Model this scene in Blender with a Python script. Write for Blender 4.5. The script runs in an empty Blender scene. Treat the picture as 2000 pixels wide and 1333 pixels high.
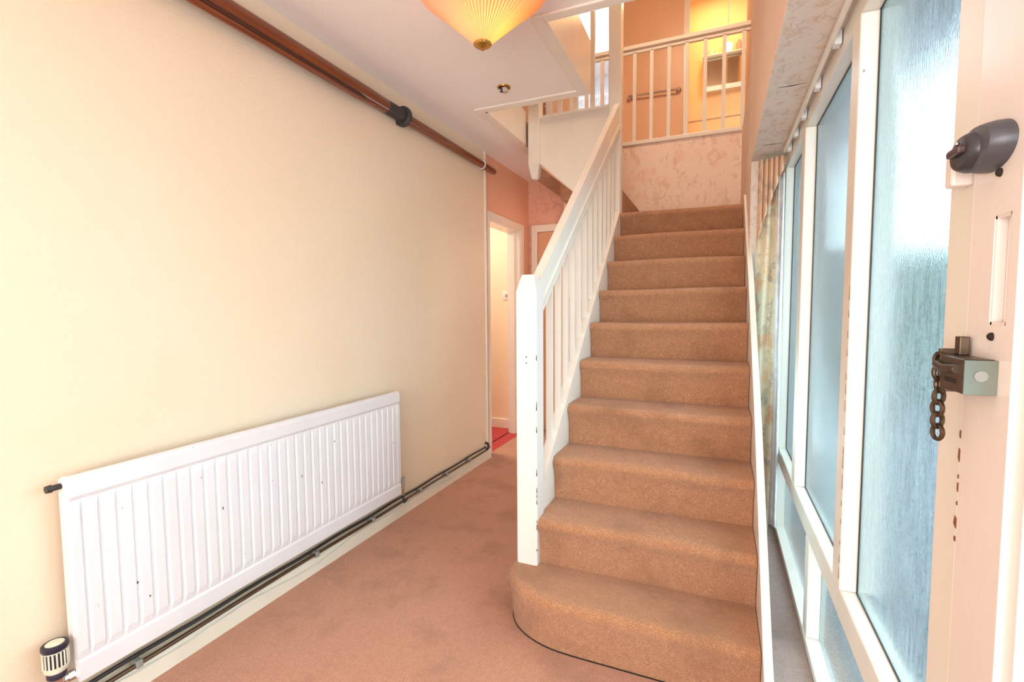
import bpy, bmesh, math, random
from mathutils import Vector, Matrix
R = math.radians
random.seed(7)
scene = bpy.context.scene
COL = scene.collection

# ---------------------------------------------------------------- camera
cam_d = bpy.data.cameras.new('camera'); cam = bpy.data.objects.new('camera', cam_d); COL.objects.link(cam)
FPX, YAW, PITCH, ROLL = 945.7, 0.4015, 0.0655, -0.0064
cam_d.sensor_width = 36.0; cam_d.lens = 36.0 * FPX / 2000.0; cam_d.clip_start = 0.02
fw = Vector((-math.sin(YAW) * math.cos(PITCH), math.cos(YAW) * math.cos(PITCH), -math.sin(PITCH)))
s0 = Vector((math.cos(YAW), math.sin(YAW), 0)); u0 = s0.cross(fw)
sv = math.cos(ROLL) * s0 + math.sin(ROLL) * u0; uv = -math.sin(ROLL) * s0 + math.cos(ROLL) * u0
cam.matrix_world = Matrix(((sv.x, uv.x, -fw.x, 0.6887), (sv.y, uv.y, -fw.y, 0.0), (sv.z, uv.z, -fw.z, 1.2824), (0, 0, 0, 1)))
scene.camera = cam

# ---------------------------------------------------------------- view, world, lights
scene.view_settings.view_transform = 'Standard'; scene.view_settings.look = 'None'
scene.view_settings.gamma = 1.0; scene.view_settings.use_curve_mapping = False
scene.view_settings.exposure = 0.05
EX = 1.0
w = bpy.data.worlds.new('sky'); scene.world = w; w.use_nodes = True
bg = w.node_tree.nodes['Background']; bg.inputs[0].default_value = (0.84, 0.93, 1.0, 1); bg.inputs[1].default_value = 5.0

def light(name, kind, loc, power, col, size=0.3, size_y=None, aim=None):
    d = bpy.data.lights.new(name, kind); d.energy = power * EX; d.color = col
    if kind == 'AREA':
        d.size = size
        if size_y: d.shape = 'RECTANGLE'; d.size_y = size_y
    else: d.shadow_soft_size = size
    o = bpy.data.objects.new(name, d); COL.objects.link(o); o.location = loc
    if aim is not None:
        o.rotation_euler = (Vector(aim) - Vector(loc)).to_track_quat('-Z', 'Y').to_euler()
    return o
light('soft_fill_light', 'AREA', (0.30, -1.5, 1.30), 80, (1.0, 0.975, 0.955), 1.7, 1.5, aim=(-0.10, 2.4, 2.25))  # unseen soft fill added behind the camera to brighten the hall
light('pendant_bulb_light', 'POINT', (-0.174, 1.74, 2.43), 2.0, (1.0, 0.55, 0.16), 0.03)
light('landing_lamp_light', 'AREA', (0.35, 3.3, 4.95), 36, (1.0, 0.72, 0.48), 0.5, aim=(.25, 4.2, 2.0))
light('side_room_light', 'AREA', (-2.3, 4.3, 2.4), 34, (1.0, 0.93, 0.78), 0.8, aim=(-1.7, 4.4, 0.6))
light('hall_lamp_light', 'AREA', (-0.35, 4.25, 2.12), 3.5, (1.0, 0.55, 0.33), 0.25, aim=(-1.1, 4.4, 2.0))
light('bathroom_lamp_light', 'AREA', (.6, 6.1, 5.0), 11, (1.0, 0.64, 0.30), 0.3, aim=(.6, 6.2, 3))
light('bedroom_daylight', 'AREA', (-1.3, 7.6, 4.6), 40, (0.8, 0.9, 1.0), 1.0, aim=(-1.0, 5.5, 4.2))

# ---------------------------------------------------------------- materials
def lin(c): return tuple(((x / 255) / 12.92 if x / 255 <= .04045 else ((x / 255 + .055) / 1.055) ** 2.4) for x in c) + (1,)
class NT:
    def __init__(s, name):
        s.m = bpy.data.materials.new(name); s.m.use_nodes = True; s.t = s.m.node_tree
        s.b = s.t.nodes['Principled BSDF']; s.out = s.t.nodes['Material Output']
    def n(s, kind, **k):
        nd = s.t.nodes.new(kind)
        for a, v in k.items():
            if a.startswith('i_'):
                key = a[2:]; key = int(key) if key.isdigit() else key.replace('_', ' ')
                nd.inputs[key].default_value = v
            else: setattr(nd, a, v)
        return nd
    def l(s, a, b): s.t.links.new(a, b)
    def coord(s, scale=(1, 1, 1), rot=(0, 0, 0)):
        g = s.n('ShaderNodeNewGeometry'); m = s.n('ShaderNodeMapping'); s.l(g.outputs['Position'], m.inputs[0])
        m.inputs['Scale'].default_value = scale; m.inputs['Rotation'].default_value = rot; return m.outputs[0]
    def noise(s, co, scale, detail=3, rough=.5, dist=0):
        n = s.n('ShaderNodeTexNoise'); s.l(co, n.inputs['Vector']); n.inputs['Scale'].default_value = scale
        n.inputs['Detail'].default_value = detail; n.inputs['Roughness'].default_value = rough; n.inputs['Distortion'].default_value = dist
        return n.outputs[0]
    def ramp(s, f, stops):
        r = s.n('ShaderNodeValToRGB'); s.l(f, r.inputs[0]); e = r.color_ramp.elements
        while len(e) < len(stops): e.new(0.5)
        for k, (p, c) in enumerate(stops): e[k].position = p; e[k].color = c if len(c) == 4 else (*c, 1)
        return r.outputs[0]
    def mix(s, f, a, b, mode='MIX'):
        m = s.n('ShaderNodeMix', data_type='RGBA', blend_type=mode)
        for sock, v in ((m.inputs[0], f), (m.inputs[6], a), (m.inputs[7], b)):
            if hasattr(v, 'links') or hasattr(v, 'is_output'): s.l(v, sock)
            else: sock.default_value = v
        return m.outputs[2]
    def bump(s, h, strength=.3, dist=.002):
        b = s.n('ShaderNodeBump'); b.inputs['Strength'].default_value = strength; b.inputs['Distance'].default_value = dist
        s.l(h, b.inputs['Height']); s.l(b.outputs[0], s.b.inputs['Normal']); return b
    def base(s, c):
        if isinstance(c, tuple): s.b.inputs['Base Color'].default_value = c
        else: s.l(c, s.b.inputs['Base Color'])
    def set(s, rough=.5, metal=0, spec=.5, **k):
        s.b.inputs['Roughness'].default_value = rough; s.b.inputs['Metallic'].default_value = metal
        s.b.inputs['Specular IOR Level'].default_value = spec
        for a, v in k.items(): s.b.inputs[a.replace('_', ' ')].default_value = v
        return s
W4 = (1, 1, 1, 1); K4 = (0, 0, 0, 1)

def wallpaper(name, col, col2, hscale=(3, 3, 60)):
    m = NT(name); m.set(.72, spec=.25)
    co = m.coord(); big = m.noise(co, 1.3, 2)
    m.base(m.mix(m.ramp(big, [(.35, K4), (.7, W4)]), lin(col), lin(col2)))
    fine = m.noise(m.coord(hscale), 9, 4, .65)
    m.bump(fine, .55, .004); return m.m
M = {}
M['cream_paper'] = wallpaper('cream textured wallpaper', (243, 226, 202), (241, 222, 194))
M['salmon'] = wallpaper('salmon painted wall', (240, 192, 164), (236, 184, 154), (20, 20, 20))
M['ceiling'] = wallpaper('matt ceiling paint', (248, 240, 236), (245, 236, 231), (20, 20, 20))
M['yellow_wall'] = wallpaper('warm yellow wall', (250, 214, 160), (246, 206, 150), (10, 10, 10))
M['white_wall'] = wallpaper('cool white wall', (236, 240, 246), (228, 234, 242), (10, 10, 10))
M['peach_wall'] = wallpaper('peach landing wall', (238, 206, 182), (234, 200, 176), (10, 10, 10))

def paint(name, col, rough=.28, wear=0.0, wcol=(120, 80, 50)):
    m = NT(name); m.set(rough, spec=.5)
    co = m.coord((1, 1, .3))
    a = m.mix(m.ramp(m.noise(co, 6, 3), [(.3, K4), (.8, W4)]), lin(col), lin(tuple(int(c * .965) for c in col)))
    if wear:
        chips = m.ramp(m.noise(m.coord((1, 1, .5)), 55, 4, .6), [(1 - wear, K4), (1 - wear + .02, W4)])
        a = m.mix(chips, a, lin(wcol))
    m.base(a); m.bump(m.noise(m.coord((30, 30, 4)), 4, 3), .08, .002); return m.m
M['gloss'] = paint('cream white gloss paint', (240, 234, 224), .25)
M['gloss_white'] = paint('white gloss paint', (236, 231, 226), .25, .255)
M['frame_white'] = paint('window frame gloss paint', (236, 229, 218), .3, .255)
M['door_paint'] = paint('front door gloss paint', (238, 226, 220), .22, .24)
M['skirt'] = paint('old white skirting paint', (232, 226, 210), .4, .27, (150, 140, 120))
M['flush_door_up'] = paint('peach flush door paint', (232, 186, 150), .35)
M['flush_door'] = paint('tan flush door paint', (214, 166, 132), .35)
M['rad'] = paint('white radiator enamel', (230, 230, 234), .28, .262, (60, 60, 80))

def carpet(name, c1, c2, c3, stain=True):
    m = NT(name); m.set(.95, spec=.08)
    co = m.coord()
    sp = m.noise(co, 260, 3, .8)
    a = m.mix(m.ramp(sp, [(.40, K4), (.60, W4)]), lin(c1), lin(c2))
    md = m.noise(co, 45, 3, .7)
    a = m.mix(m.ramp(md, [(.35, (0, 0, 0, 1)), (.75, (.5, .5, .5, 1))]), a, lin(c3))
    if stain:
        st = m.ramp(m.noise(co, 3.6, 4, .62), [(.50, K4), (.72, (.5, .5, .5, 1))])
        a = m.mix(st, a, lin(tuple(int(c * .80) for c in c3)))
        sp2 = m.ramp(m.noise(co, 17, 2, .5), [(.80, K4), (.82, (.8, .8, .8, 1))])
        a = m.mix(sp2, a, lin((70, 52, 40)))
    m.base(a); m.b.inputs['Sheen Weight'].default_value = .25; m.b.inputs['Sheen Roughness'].default_value = .5
    m.bump(m.noise(co, 330, 2, .7), .9, .006); return m.m
M['carpet'] = carpet('tan pile carpet', (230, 174, 144), (184, 124, 96), (184, 128, 100))
M['stair_carpet'] = carpet('tan stair carpet', (218, 163, 124), (166, 113, 80), (164, 110, 74))
M['window_tint_carpet'] = carpet('carpet with painted grey mauve window light', (196, 168, 156), (158, 130, 122), (150, 126, 118))  # tan carpet with the cool window light painted into its colour
M['red_carpet'] = carpet('red carpet', (210, 60, 60), (190, 40, 44), (180, 40, 44), False)

def floral(name, ground, c1, c2, c3, sc=1.0, fabric=False, amount=.0):
    m = NT(name); m.set(.8, spec=.15)
    co = m.coord((sc, sc, sc))
    warp = m.n('ShaderNodeTexNoise'); m.l(co, warp.inputs['Vector']); warp.inputs['Scale'].default_value = 5; warp.inputs['Detail'].default_value = 3
    mul = m.n('ShaderNodeVectorMath', operation='SCALE'); m.l(warp.outputs['Color'], mul.inputs[0]); mul.inputs['Scale'].default_value = .22
    add = m.n('ShaderNodeVectorMath', operation='ADD'); m.l(co, add.inputs[0]); m.l(mul.outputs[0], add.inputs[1])
    v = m.n('ShaderNodeTexVoronoi'); m.l(add.outputs[0], v.inputs['Vector']); v.inputs['Scale'].default_value = 6.5
    petals = m.ramp(v.outputs['Distance'], [(.0, W4), (.22, W4), (.42, K4)])
    tone = m.noise(co, 26, 4, .7, 1.5)
    petals2 = m.mix(1.0, petals, m.ramp(tone, [(.42 - amount, K4), (.62, W4)]), 'MULTIPLY')
    a = m.mix(petals2, lin(ground), lin(c1))
    lv = m.n('ShaderNodeTexWave'); m.l(add.outputs[0], lv.inputs['Vector']); lv.inputs['Scale'].default_value = 3.2
    lv.inputs['Distortion'].default_value = 9; lv.inputs['Detail'].default_value = 3; lv.inputs['Detail Scale'].default_value = 2.5
    leaf = m.mix(1.0, m.ramp(lv.outputs[0], [(.74, K4), (.92, (.55, .55, .55, 1))]), m.ramp(m.noise(co, 9.5, 3), [(.48 - amount, K4), (.56, W4)]), 'MULTIPLY')
    a = m.mix(leaf, a, lin(c2))
    lf2 = m.mix(1.0, m.ramp(m.noise(add.outputs[0], 15, 3, .6, 2.5), [(.56, K4), (.62, W4)]), m.ramp(m.noise(co, 3.7, 2), [(.5 - amount, K4), (.6, W4)]), 'MULTIPLY')
    a = m.mix(lf2, a, lin(c3))
    m.base(a)
    m.bump(m.noise(m.coord((1, 1, 30)), 8, 3), .2, .002)
    if fabric:
        m.b.inputs['Sheen Weight'].default_value = .3
    return m.m
M['floral'] = floral('faded floral wallpaper', (240, 218, 202), (232, 192, 170), (216, 188, 168), (218, 196, 180))
M['floral_pink'] = floral('pink floral wallpaper', (232, 182, 162), (214, 160, 138), (196, 148, 130), (204, 160, 144), 1.3)
M['floral_soffit'] = floral('peeling soffit wallpaper', (230, 216, 204), (216, 182, 156), (198, 186, 176), (210, 194, 180), 2.4, amount=.0)
M['curtain'] = floral('curtain floral fabric', (232, 222, 196), (222, 168, 122), (150, 158, 160), (232, 190, 140), 1.05, True, .14)
M['curtain_dark'] = floral('pleated curtain fabric', (226, 184, 148), (208, 150, 112), (160, 144, 132), (230, 200, 168), 1.3, True, .1)

def simple(name, col, rough=.5, metal=0, spec=.5, bump=0, bscale=40, **k):
    m = NT(name); m.set(rough, metal, spec, **k); co = m.coord()
    m.base(m.mix(m.ramp(m.noise(co, bscale * .5, 3), [(.3, K4), (.75, W4)]), lin(col), lin(tuple(int(c * .88) for c in col))))
    if bump: m.bump(m.noise(co, bscale, 3), bump, .002)
    return m.m
M['copper'] = simple('old tarnished copper pipe', (112, 92, 74), .38, .75)
M['dark_iron'] = simple('dark iron', (62, 60, 60), .5, .3)
M['chrome'] = simple('chrome', (225, 225, 225), .12, 1)
M['brass'] = simple('polished brass', (206, 160, 84), .25, 1)
M['dark_plastic'] = simple('dark plastic', (38, 36, 56), .4)
M['cream_plastic'] = simple('cream plastic', (238, 236, 214), .4)
M['grey_plastic'] = simple('grey plastic', (150, 150, 146), .45)
M['white_plastic'] = simple('white plastic', (236, 240, 244), .35)
M['grey_metal'] = simple('grey hammered lock paint', (92, 92, 98), .42, .35)
M['dark_grey_metal'] = simple('dark grey lock cap', (66, 64, 70), .34, .3)
M['knob'] = simple('dark maroon knob', (74, 48, 46), .35)
M['bronze'] = simple('dark bronze metal', (96, 80, 66), .35, .85, bscale=120)
M['bolt_end'] = simple('grey green worn steel', (118, 122, 112), .4, .7)
M['hole'] = simple('dark recess', (40, 26, 18), .9)
M['rust'] = simple('bare brown wood', (146, 84, 46), .7)
M['hedge'] = simple('garden hedge leaves', (66, 100, 88), .8, bump=.6, bscale=12)
M['paving'] = simple('grey paving', (80, 92, 104), .8, bscale=4)
M['render'] = simple('rendered porch', (128, 144, 166), .7, bscale=3)
M['towel_rail'] = simple('grey grab rail', (196, 164, 144), .4)
M['cable'] = simple('white cable', (222, 216, 204), .5)

def wood():
    m = NT('varnished mast wood'); m.set(.3, spec=.5)
    g = m.noise(m.coord((30, 1.2, 30)), 3, 5, .6, .6)
    m.base(m.ramp(g, [(.3, lin((84, 32, 4))), (.55, lin((120, 54, 8))), (.8, lin((142, 72, 16)))]))
    m.b.inputs['Coat Weight'].default_value = .4; m.b.inputs['Coat Roughness'].default_value = .15
    return m.m
M['wood'] = wood()
M['wood_dark'] = simple('dark mast groove', (70, 30, 10), .5)

def glass(name, mode):
    m = NT(name); m.t.nodes.remove(m.b)
    g = m.n('ShaderNodeBsdfRefraction'); g.inputs['IOR'].default_value = 1.15; g.inputs['Roughness'].default_value = .13
    g.inputs['Color'].default_value = (.86, .97, .98, 1)
    gl = m.n('ShaderNodeBsdfGlossy'); gl.inputs['Roughness'].default_value = .22
    tr = m.n('ShaderNodeBsdfTranslucent'); tr.inputs['Color'].default_value = (.72, .86, .92, 1)
    co = m.coord()
    b = m.n('ShaderNodeBump')
    if mode == 'rain':
        sk_ = m.noise(m.coord((1, 190, 7)), 1.6, 4, .6, .3); h = m.mix(.35, sk_, m.noise(m.coord((1, 90, 60)), 2, 2), 'MIX'); st, di = 1.0, .0011
    elif mode == 'reed':
        wv = m.n('ShaderNodeTexWave', bands_direction='Y'); m.l(m.coord((1, 1, 1)), wv.inputs['Vector']); wv.inputs['Scale'].default_value = 50; wv.inputs['Distortion'].default_value = .4
        h = wv.outputs[0]; st, di = 1.0, .0004
    else:
        wv = m.n('ShaderNodeTexWave', bands_direction='Z'); m.l(m.coord((1, 1, 1)), wv.inputs['Vector']); wv.inputs['Scale'].default_value = 32
        h = wv.outputs[0]; st, di = 1.0, .0009
    m.l(h, b.inputs['Height']); b.inputs['Strength'].default_value = st; b.inputs['Distance'].default_value = di
    for s_ in (g, gl, tr): m.l(b.outputs[0], s_.inputs['Normal'])
    fr = m.n('ShaderNodeFresnel'); fr.inputs['IOR'].default_value = 1.15
    m1 = m.n('ShaderNodeMixShader'); m.l(m.ramp(h, [(.40, (.0, .0, .0, 1)), (.62, (.22, .22, .22, 1))]), m1.inputs[0]); m.l(g.outputs[0], m1.inputs[1]); m.l(tr.outputs[0], m1.inputs[2])
    m2 = m.n('ShaderNodeMixShader'); m.l(fr.outputs[0], m2.inputs[0]); m.l(m1.outputs[0], m2.inputs[1]); m.l(gl.outputs[0], m2.inputs[2])
    m.l(m2.outputs[0], m.out.inputs[0]); return m.m
M['glass_rain'] = glass('rain textured obscure glass', 'rain')
M['glass_reed'] = glass('fine reeded obscure glass', 'reed')
M['glass_lower'] = glass('horizontal ribbed glass', 'lower')

def emis(name, col, st):
    m = NT(name); m.set(.5); m.base(lin(col)); m.b.inputs['Emission Color'].default_value = lin(col); m.b.inputs['Emission Strength'].default_value = st; return m.m
M['bulb'] = emis('lit bulb', (255, 196, 110), 14)
M['globe'] = emis('lit bathroom globe', (255, 214, 120), 5)
M['daylit_net'] = emis('bright window sky', (238, 246, 255), 2.2)
def shade():
    m = NT('pleated lamp shade paper'); m.t.nodes.remove(m.b)
    d = m.n('ShaderNodeBsdfDiffuse'); d.inputs['Color'].default_value = lin((248, 206, 176))
    t = m.n('ShaderNodeBsdfTranslucent'); t.inputs['Color'].default_value = lin((255, 216, 130))
    x = m.n('ShaderNodeMixShader'); x.inputs[0].default_value = .5
    m.l(d.outputs[0], x.inputs[1]); m.l(t.outputs[0], x.inputs[2]); m.l(x.outputs[0], m.out.inputs[0]); return m.m
M['shade'] = shade()
def shade2():
    m = NT('doubled pleat paper'); m.t.nodes.remove(m.b)
    d = m.n('ShaderNodeBsdfDiffuse'); d.inputs['Color'].default_value = lin((246, 190, 160))
    t = m.n('ShaderNodeBsdfTranslucent'); t.inputs['Color'].default_value = lin((236, 140, 104))
    x = m.n('ShaderNodeMixShader'); x.inputs[0].default_value = .30
    m.l(d.outputs[0], x.inputs[1]); m.l(t.outputs[0], x.inputs[2]); m.l(x.outputs[0], m.out.inputs[0]); return m.m
M['shade_fold'] = shade2()
def mirror():
    m = NT('mirror'); m.set(.08, 1); m.base(lin((200, 190, 170))); return m.m
M['mirror'] = mirror()
def cglass():
    m = NT('clear shelf glass'); m.set(.2); m.base(lin((226, 232, 214))); return m.m
M['clear'] = cglass()

# ---------------------------------------------------------------- mesh helpers (world coordinates)
def bm_box(bm, x0, x1, y0, y1, z0, z1, bev=0.0, seg=2):
    g = bmesh.ops.create_cube(bm, size=1.0)['verts']
    for v in g:
        v.co = Vector((x0 + (v.co.x + .5) * (x1 - x0), y0 + (v.co.y + .5) * (y1 - y0), z0 + (v.co.z + .5) * (z1 - z0)))
    if bev:
        es = list({e for v in g for e in v.link_edges})
        bmesh.ops.bevel(bm, geom=es, offset=bev, segments=seg, affect='EDGES', profile=.5)
    return bm
def box(x0, x1, y0, y1, z0, z1, bev=0.0, seg=2): return bm_box(bmesh.new(), x0, x1, y0, y1, z0, z1, bev, seg)
def prism(pts, axis, a0, a1, bm=None):
    """pts: 2D outline; axis 'X': pts=(y,z); 'Y': pts=(x,z); 'Z': pts=(x,y)"""
    bm = bm or bmesh.new()
    def P(p, a): return {'X': (a, p[0], p[1]), 'Y': (p[0], a, p[1]), 'Z': (p[0], p[1], a)}[axis]
    A = [bm.verts.new(P(p, a0)) for p in pts]; B = [bm.verts.new(P(p, a1)) for p in pts]
    n = len(pts)
    bm.faces.new(A); bm.faces.new(B[::-1])
    for i in range(n): bm.faces.new((A[i], B[i], B[(i + 1) % n], A[(i + 1) % n]))
    bmesh.ops.recalc_face_normals(bm, faces=bm.faces); return bm
def tube(pts, r, n=12, bm=None, cap=True):
    bm = bm or bmesh.new(); pts = [Vector(p) for p in pts]; rs = r if isinstance(r, (list, tuple)) else [r] * len(pts); rings = []
    up = Vector((0, 0, 1))
    for i, p in enumerate(pts):
        d = (pts[min(i + 1, len(pts) - 1)] - pts[max(i - 1, 0)])
        if d.length < 1e-9: d = Vector((0, 0, 1))
        d.normalize(); a = up if abs(d.dot(up)) < .95 else Vector((1, 0, 0))
        s = d.cross(a).normalized(); t = s.cross(d)
        rings.append([bm.verts.new(p + (s * math.cos(k * 2 * math.pi / n) + t * math.sin(k * 2 * math.pi / n)) * rs[i]) for k in range(n)])
    for a, b in zip(rings, rings[1:]):
        for k in range(n): bm.faces.new((a[k], a[(k + 1) % n], b[(k + 1) % n], b[k]))
    if cap: bm.faces.new(rings[0][::-1]); bm.faces.new(rings[-1])
    bmesh.ops.recalc_face_normals(bm, faces=bm.faces); return bm
def lathe(prof, c, n=32, bm=None, pleat=0, amp=0.0):
    """profile (r,z) around a vertical axis at c; pleats make a zigzag radius"""
    bm = bm or bmesh.new(); rings = []
    for r, z in prof:
        rings.append([bm.verts.new((c[0] + (r + (amp * r if (pleat and k % 2) else 0)) * math.cos(2 * math.pi * k / n),
                                    c[1] + (r + (amp * r if (pleat and k % 2) else 0)) * math.sin(2 * math.pi * k / n), c[2] + z)) for k in range(n)])
    for a, b in zip(rings, rings[1:]):
        for k in range(n): bm.faces.new((a[k], a[(k + 1) % n], b[(k + 1) % n], b[k]))
    if not pleat:
        if prof[0][0] > 1e-4: bm.faces.new(rings[0][::-1])
        if prof[-1][0] > 1e-4: bm.faces.new(rings[-1])
    bmesh.ops.recalc_face_normals(bm, faces=bm.faces); return bm
def torus(c, rx, rz, r, rot=Matrix(), n=20, k=8, bm=None):
    bm = bm or bmesh.new(); rings = []
    for i in range(n):
        a = 2 * math.pi * i / n; cc = Vector((rx * math.cos(a), 0, rz * math.sin(a))); d = Vector((math.cos(a), 0, math.sin(a)))
        rings.append([bm.verts.new(Vector(c) + rot @ (cc + d * r * math.cos(2 * math.pi * j / k) + Vector((0, 1, 0)) * r * math.sin(2 * math.pi * j / k))) for j in range(k)])
    for i in range(n):
        a, b = rings[i], rings[(i + 1) % n]
        for j in range(k): bm.faces.new((a[j], a[(j + 1) % k], b[(j + 1) % k], b[j]))
    bmesh.ops.recalc_face_normals(bm, faces=bm.faces); return bm
def wloc(o):
    v = Vector((0, 0, 0))
    while o: v = v + o.location; o = o.parent
    return v
def obj(name, bm, mat, parent=None, smooth=False, **props):
    me = bpy.data.meshes.new(name); off = wloc(parent) if parent else Vector((0, 0, 0))
    if parent is None:
        bb = [v.co for v in bm.verts]; lo = Vector([min(v[i] for v in bb) for i in range(3)]); hi = Vector([max(v[i] for v in bb) for i in range(3)])
        off = Vector(((lo.x + hi.x) / 2, (lo.y + hi.y) / 2, lo.z))
    for v in bm.verts: v.co -= off
    if smooth:
        for f in bm.faces: f.smooth = True
        for e in bm.edges:
            if len(e.link_faces) == 2 and e.calc_face_angle(0) > R(38): e.smooth = False
    bm.to_mesh(me); bm.free(); me.materials.append(M[mat] if isinstance(mat, str) else mat)
    o = bpy.data.objects.new(name, me); COL.objects.link(o)
    if parent: o.parent = parent
    else: o.location = off
    for k, v in props.items(): o[k] = v
    return o
def struct(name, bm, mat, parent=None, **k):
    o = obj(name, bm, mat, parent, **k)
    if parent is None: o['kind'] = 'structure'
    return o
def thing(name, loc, label, cat, group=None):
    o = bpy.data.objects.new(name, None); COL.objects.link(o); o.location = loc; o.empty_display_size = .1
    o['label'] = label; o['category'] = cat
    if group: o['group'] = group
    return o

# ---------------------------------------------------------------- dimensions
RISE, GO, Y0, NOSE = .2, .2312, 1.654, .02      # riser 1 face at Y0
SW = .837                                       # stair width, left edge at X=0
XL, XH = -1.14, -1.16                           # left wall face, hall wall face
ZC, ZU, ZT = 2.61, 2.80, 5.05                   # ceiling, upper floor, upper ceiling
YB = -1.7

# ---------------------------------------------------------------- structure
struct('floor', box(-1.30, 1.25, YB, 4.9, -.08, 0), 'carpet')
bm = box(XL - .12, XL, YB, 3.735, 0, ZC)
struct('wall_left', bm, 'cream_paper')
# hall wall with doorway
DY0, DY1, DZ = 3.86, 4.555, 2.05
bm = box(XH - .12, XH, 3.736, DY0 - .03, 0, ZC); bm_box(bm, XH - .12, XH, DY1 + .03, 4.9, 0, ZC); bm_box(bm, XH - .12, XH, DY0 - .03, DY1 + .03, DZ + .03, ZC)
struct('wall_hall', bm, 'salmon')
struct('floor_window_tint_overlay', box(SW + .03, 1.014, .9, 3.15, 0, .004), 'window_tint_carpet')  # thin overlay on the floor carrying the painted window light tint
struct('trim_1', box(XL - .015, XL + .012, 3.725, 3.748, .1, ZC - .002, .003), 'gloss')
# door frame on hall wall
fr = struct('door_frame', box(XH - .13, XH + .004, DY1, DY1 + .03, 0, DZ + .03), 'gloss')
obj('head_jamb', box(XH - .13, XH + .004, DY0 - .03, DY1, DZ, DZ + .03), 'gloss', fr)
obj('near_jamb', box(XH - .13, XH + .004, DY0 - .03, DY0, 0, DZ), 'gloss', fr)
obj('architrave', prism([(DY0 - .07, 0), (DY0 - .02, 0), (DY0 - .02, DZ + .02), (DY1 + .02, DZ + .02), (DY1 + .02, 0), (DY1 + .085, 0), (DY1 + .085, DZ + .08), (DY0 - .07, DZ + .08)], 'X', XH, XH + .018), 'gloss', fr)
obj('door_stop', prism([(DY1 - .012, 0), (DY1, 0), (DY1, DZ), (DY1 - .012, DZ)], 'X', XH - .09, XH - .05), 'gloss', fr)
sk = obj('strike_plate', box(XH - .045, XH - .012, DY1 - .002, DY1, 1.06, 1.16), 'chrome', fr)
obj('latch_slot', box(XH - .036, XH - .020, DY1 - .003, DY1 - .001, 1.115, 1.14), 'hole', sk)
obj('latch_slot', box(XH - .036, XH - .020, DY1 - .003, DY1 - .001, 1.08, 1.10), 'hole', sk)
# side room
struct('floor_side_room', box(-3.2, XH - .125, 2.6, 4.9, -.08, .0), 'red_carpet')
struct('threshold_carpet', box(XH - .125, XH, DY0, DY1, -.08, .001), 'red_carpet')
struct('wall_side_room_back', box(-3.2, XH - .12, 4.73, 4.85, 0, ZC), 'cream_paper')
struct('wall_side_room_left', box(-3.3, -3.2, 2.6, 4.85, 0, ZC), 'cream_paper')
struct('wall_side_room_near', box(-3.2, XL - .12, 2.5, 2.6, 0, ZC), 'cream_paper')
struct('ceiling_side_room', box(-3.3, XH - .12, 2.5, 4.85, ZC, ZC + .1), 'ceiling')
struct('baseboard_side_room', box(-3.2, XH - .13, 4.712, 4.73, 0, .10, .004), 'gloss')
# hall end wall with door
struct('wall_hall_end', box(XH - .12, -.06, 4.82, 4.94, 0, ZC), 'floral_pink')
d = struct('door_1', box(-1.045, -.32, 4.795, 4.818, .005, 2.075), 'flush_door')
obj('architrave', prism([(-1.115, 0), (-1.05, 0), (-1.05, 2.08), (-.31, 2.08), (-.31, 0), (-.245, 0), (-.245, 2.15), (-1.115, 2.15)], 'Y', 4.785, 4.82), 'gloss', d)
obj('door_handle', tube([(-.40, 4.79, 1.0), (-.40, 4.75, 1.0), (-.50, 4.745, 1.0)], .009, 8), 'chrome', d)

# ceiling: slabs round the L-shaped stair opening
OX, OY, NX, NY = -.07, 2.20, -.77, 3.00
Z0, Z1 = ZC, ZU
bm = box(XH - .12, 1.2, YB, OY, Z0, Z1); bm_box(bm, XH - .12, OX, OY, NY, Z0, Z1); bm_box(bm, XH - .12, NX, NY, 4.82, Z0, Z1)
bm_box(bm, XH - .12, .9, 4.82, 5.6, ZU - .19, ZU); bm_box(bm, -.74, .9, 4.705, 4.82, ZU - .03, ZU)
struct('ceiling', bm, 'ceiling')
tr = struct('trim_2', box(OX - .055, OX, OY - .055, NY, ZC - .012, ZC, .003), 'gloss')
obj('trim_strip', box(OX, SW, OY - .055, OY, ZC - .012, ZC, .003), 'gloss', tr)
obj('trim_strip', box(NX - .055, OX - .0, NY - .055, NY, ZC - .0125, ZC, .003), 'gloss', tr)
obj('trim_strip', box(NX - .055, NX, NY, 4.0, ZC - .012, ZC, .003), 'gloss', tr)
fa = struct('trim_3', box(OX - .001, OX + .014, OY, NY + .014, ZC - .012, 2.91), 'gloss')
obj('fascia_board', box(NX, OX, NY, NY + .014, ZC - .012, 2.84), 'gloss', fa)
obj('fascia_board', box(NX, NX + .014, NY, 3.72, ZC - .012, 2.86), 'gloss', fa)
# upper storey
struct('wall_right_stair', box(SW + .013, 1.00, 3.165, 4.698, 0, ZU), 'floral')
bm = box(SW + .013, 1.0, YB, 3.164, 2.13, ZT); bm_box(bm, SW + .013, 1.0, 3.164, 3.6, ZU + .001, ZT)
struct('wall_right_upper', bm, 'peach_wall')
struct('wall_right_landing', box(.90, 1.0, 3.601, 5.6, ZU + .001, ZT), 'peach_wall')
struct('wall_stair_back', box(-.74, SW + .013, 4.70, 4.80, 1.4, ZU - .001), 'floral')
bm = box(-2.2, -.87, 5.6, 5.7, ZU, ZT); bm_box(bm, -.45, -.385, 5.6, 5.7, ZU, ZT); bm_box(bm, -.385, .90, 5.6, 5.7, 4.83, ZT); bm_box(bm, -.87, -.45, 5.6, 5.7, 4.83, ZT)
struct('wall_landing', bm, 'peach_wall')
struct('wall_upper_left', box(-2.3, -2.2, YB, 5.7, ZU, ZT), 'peach_wall')
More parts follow.
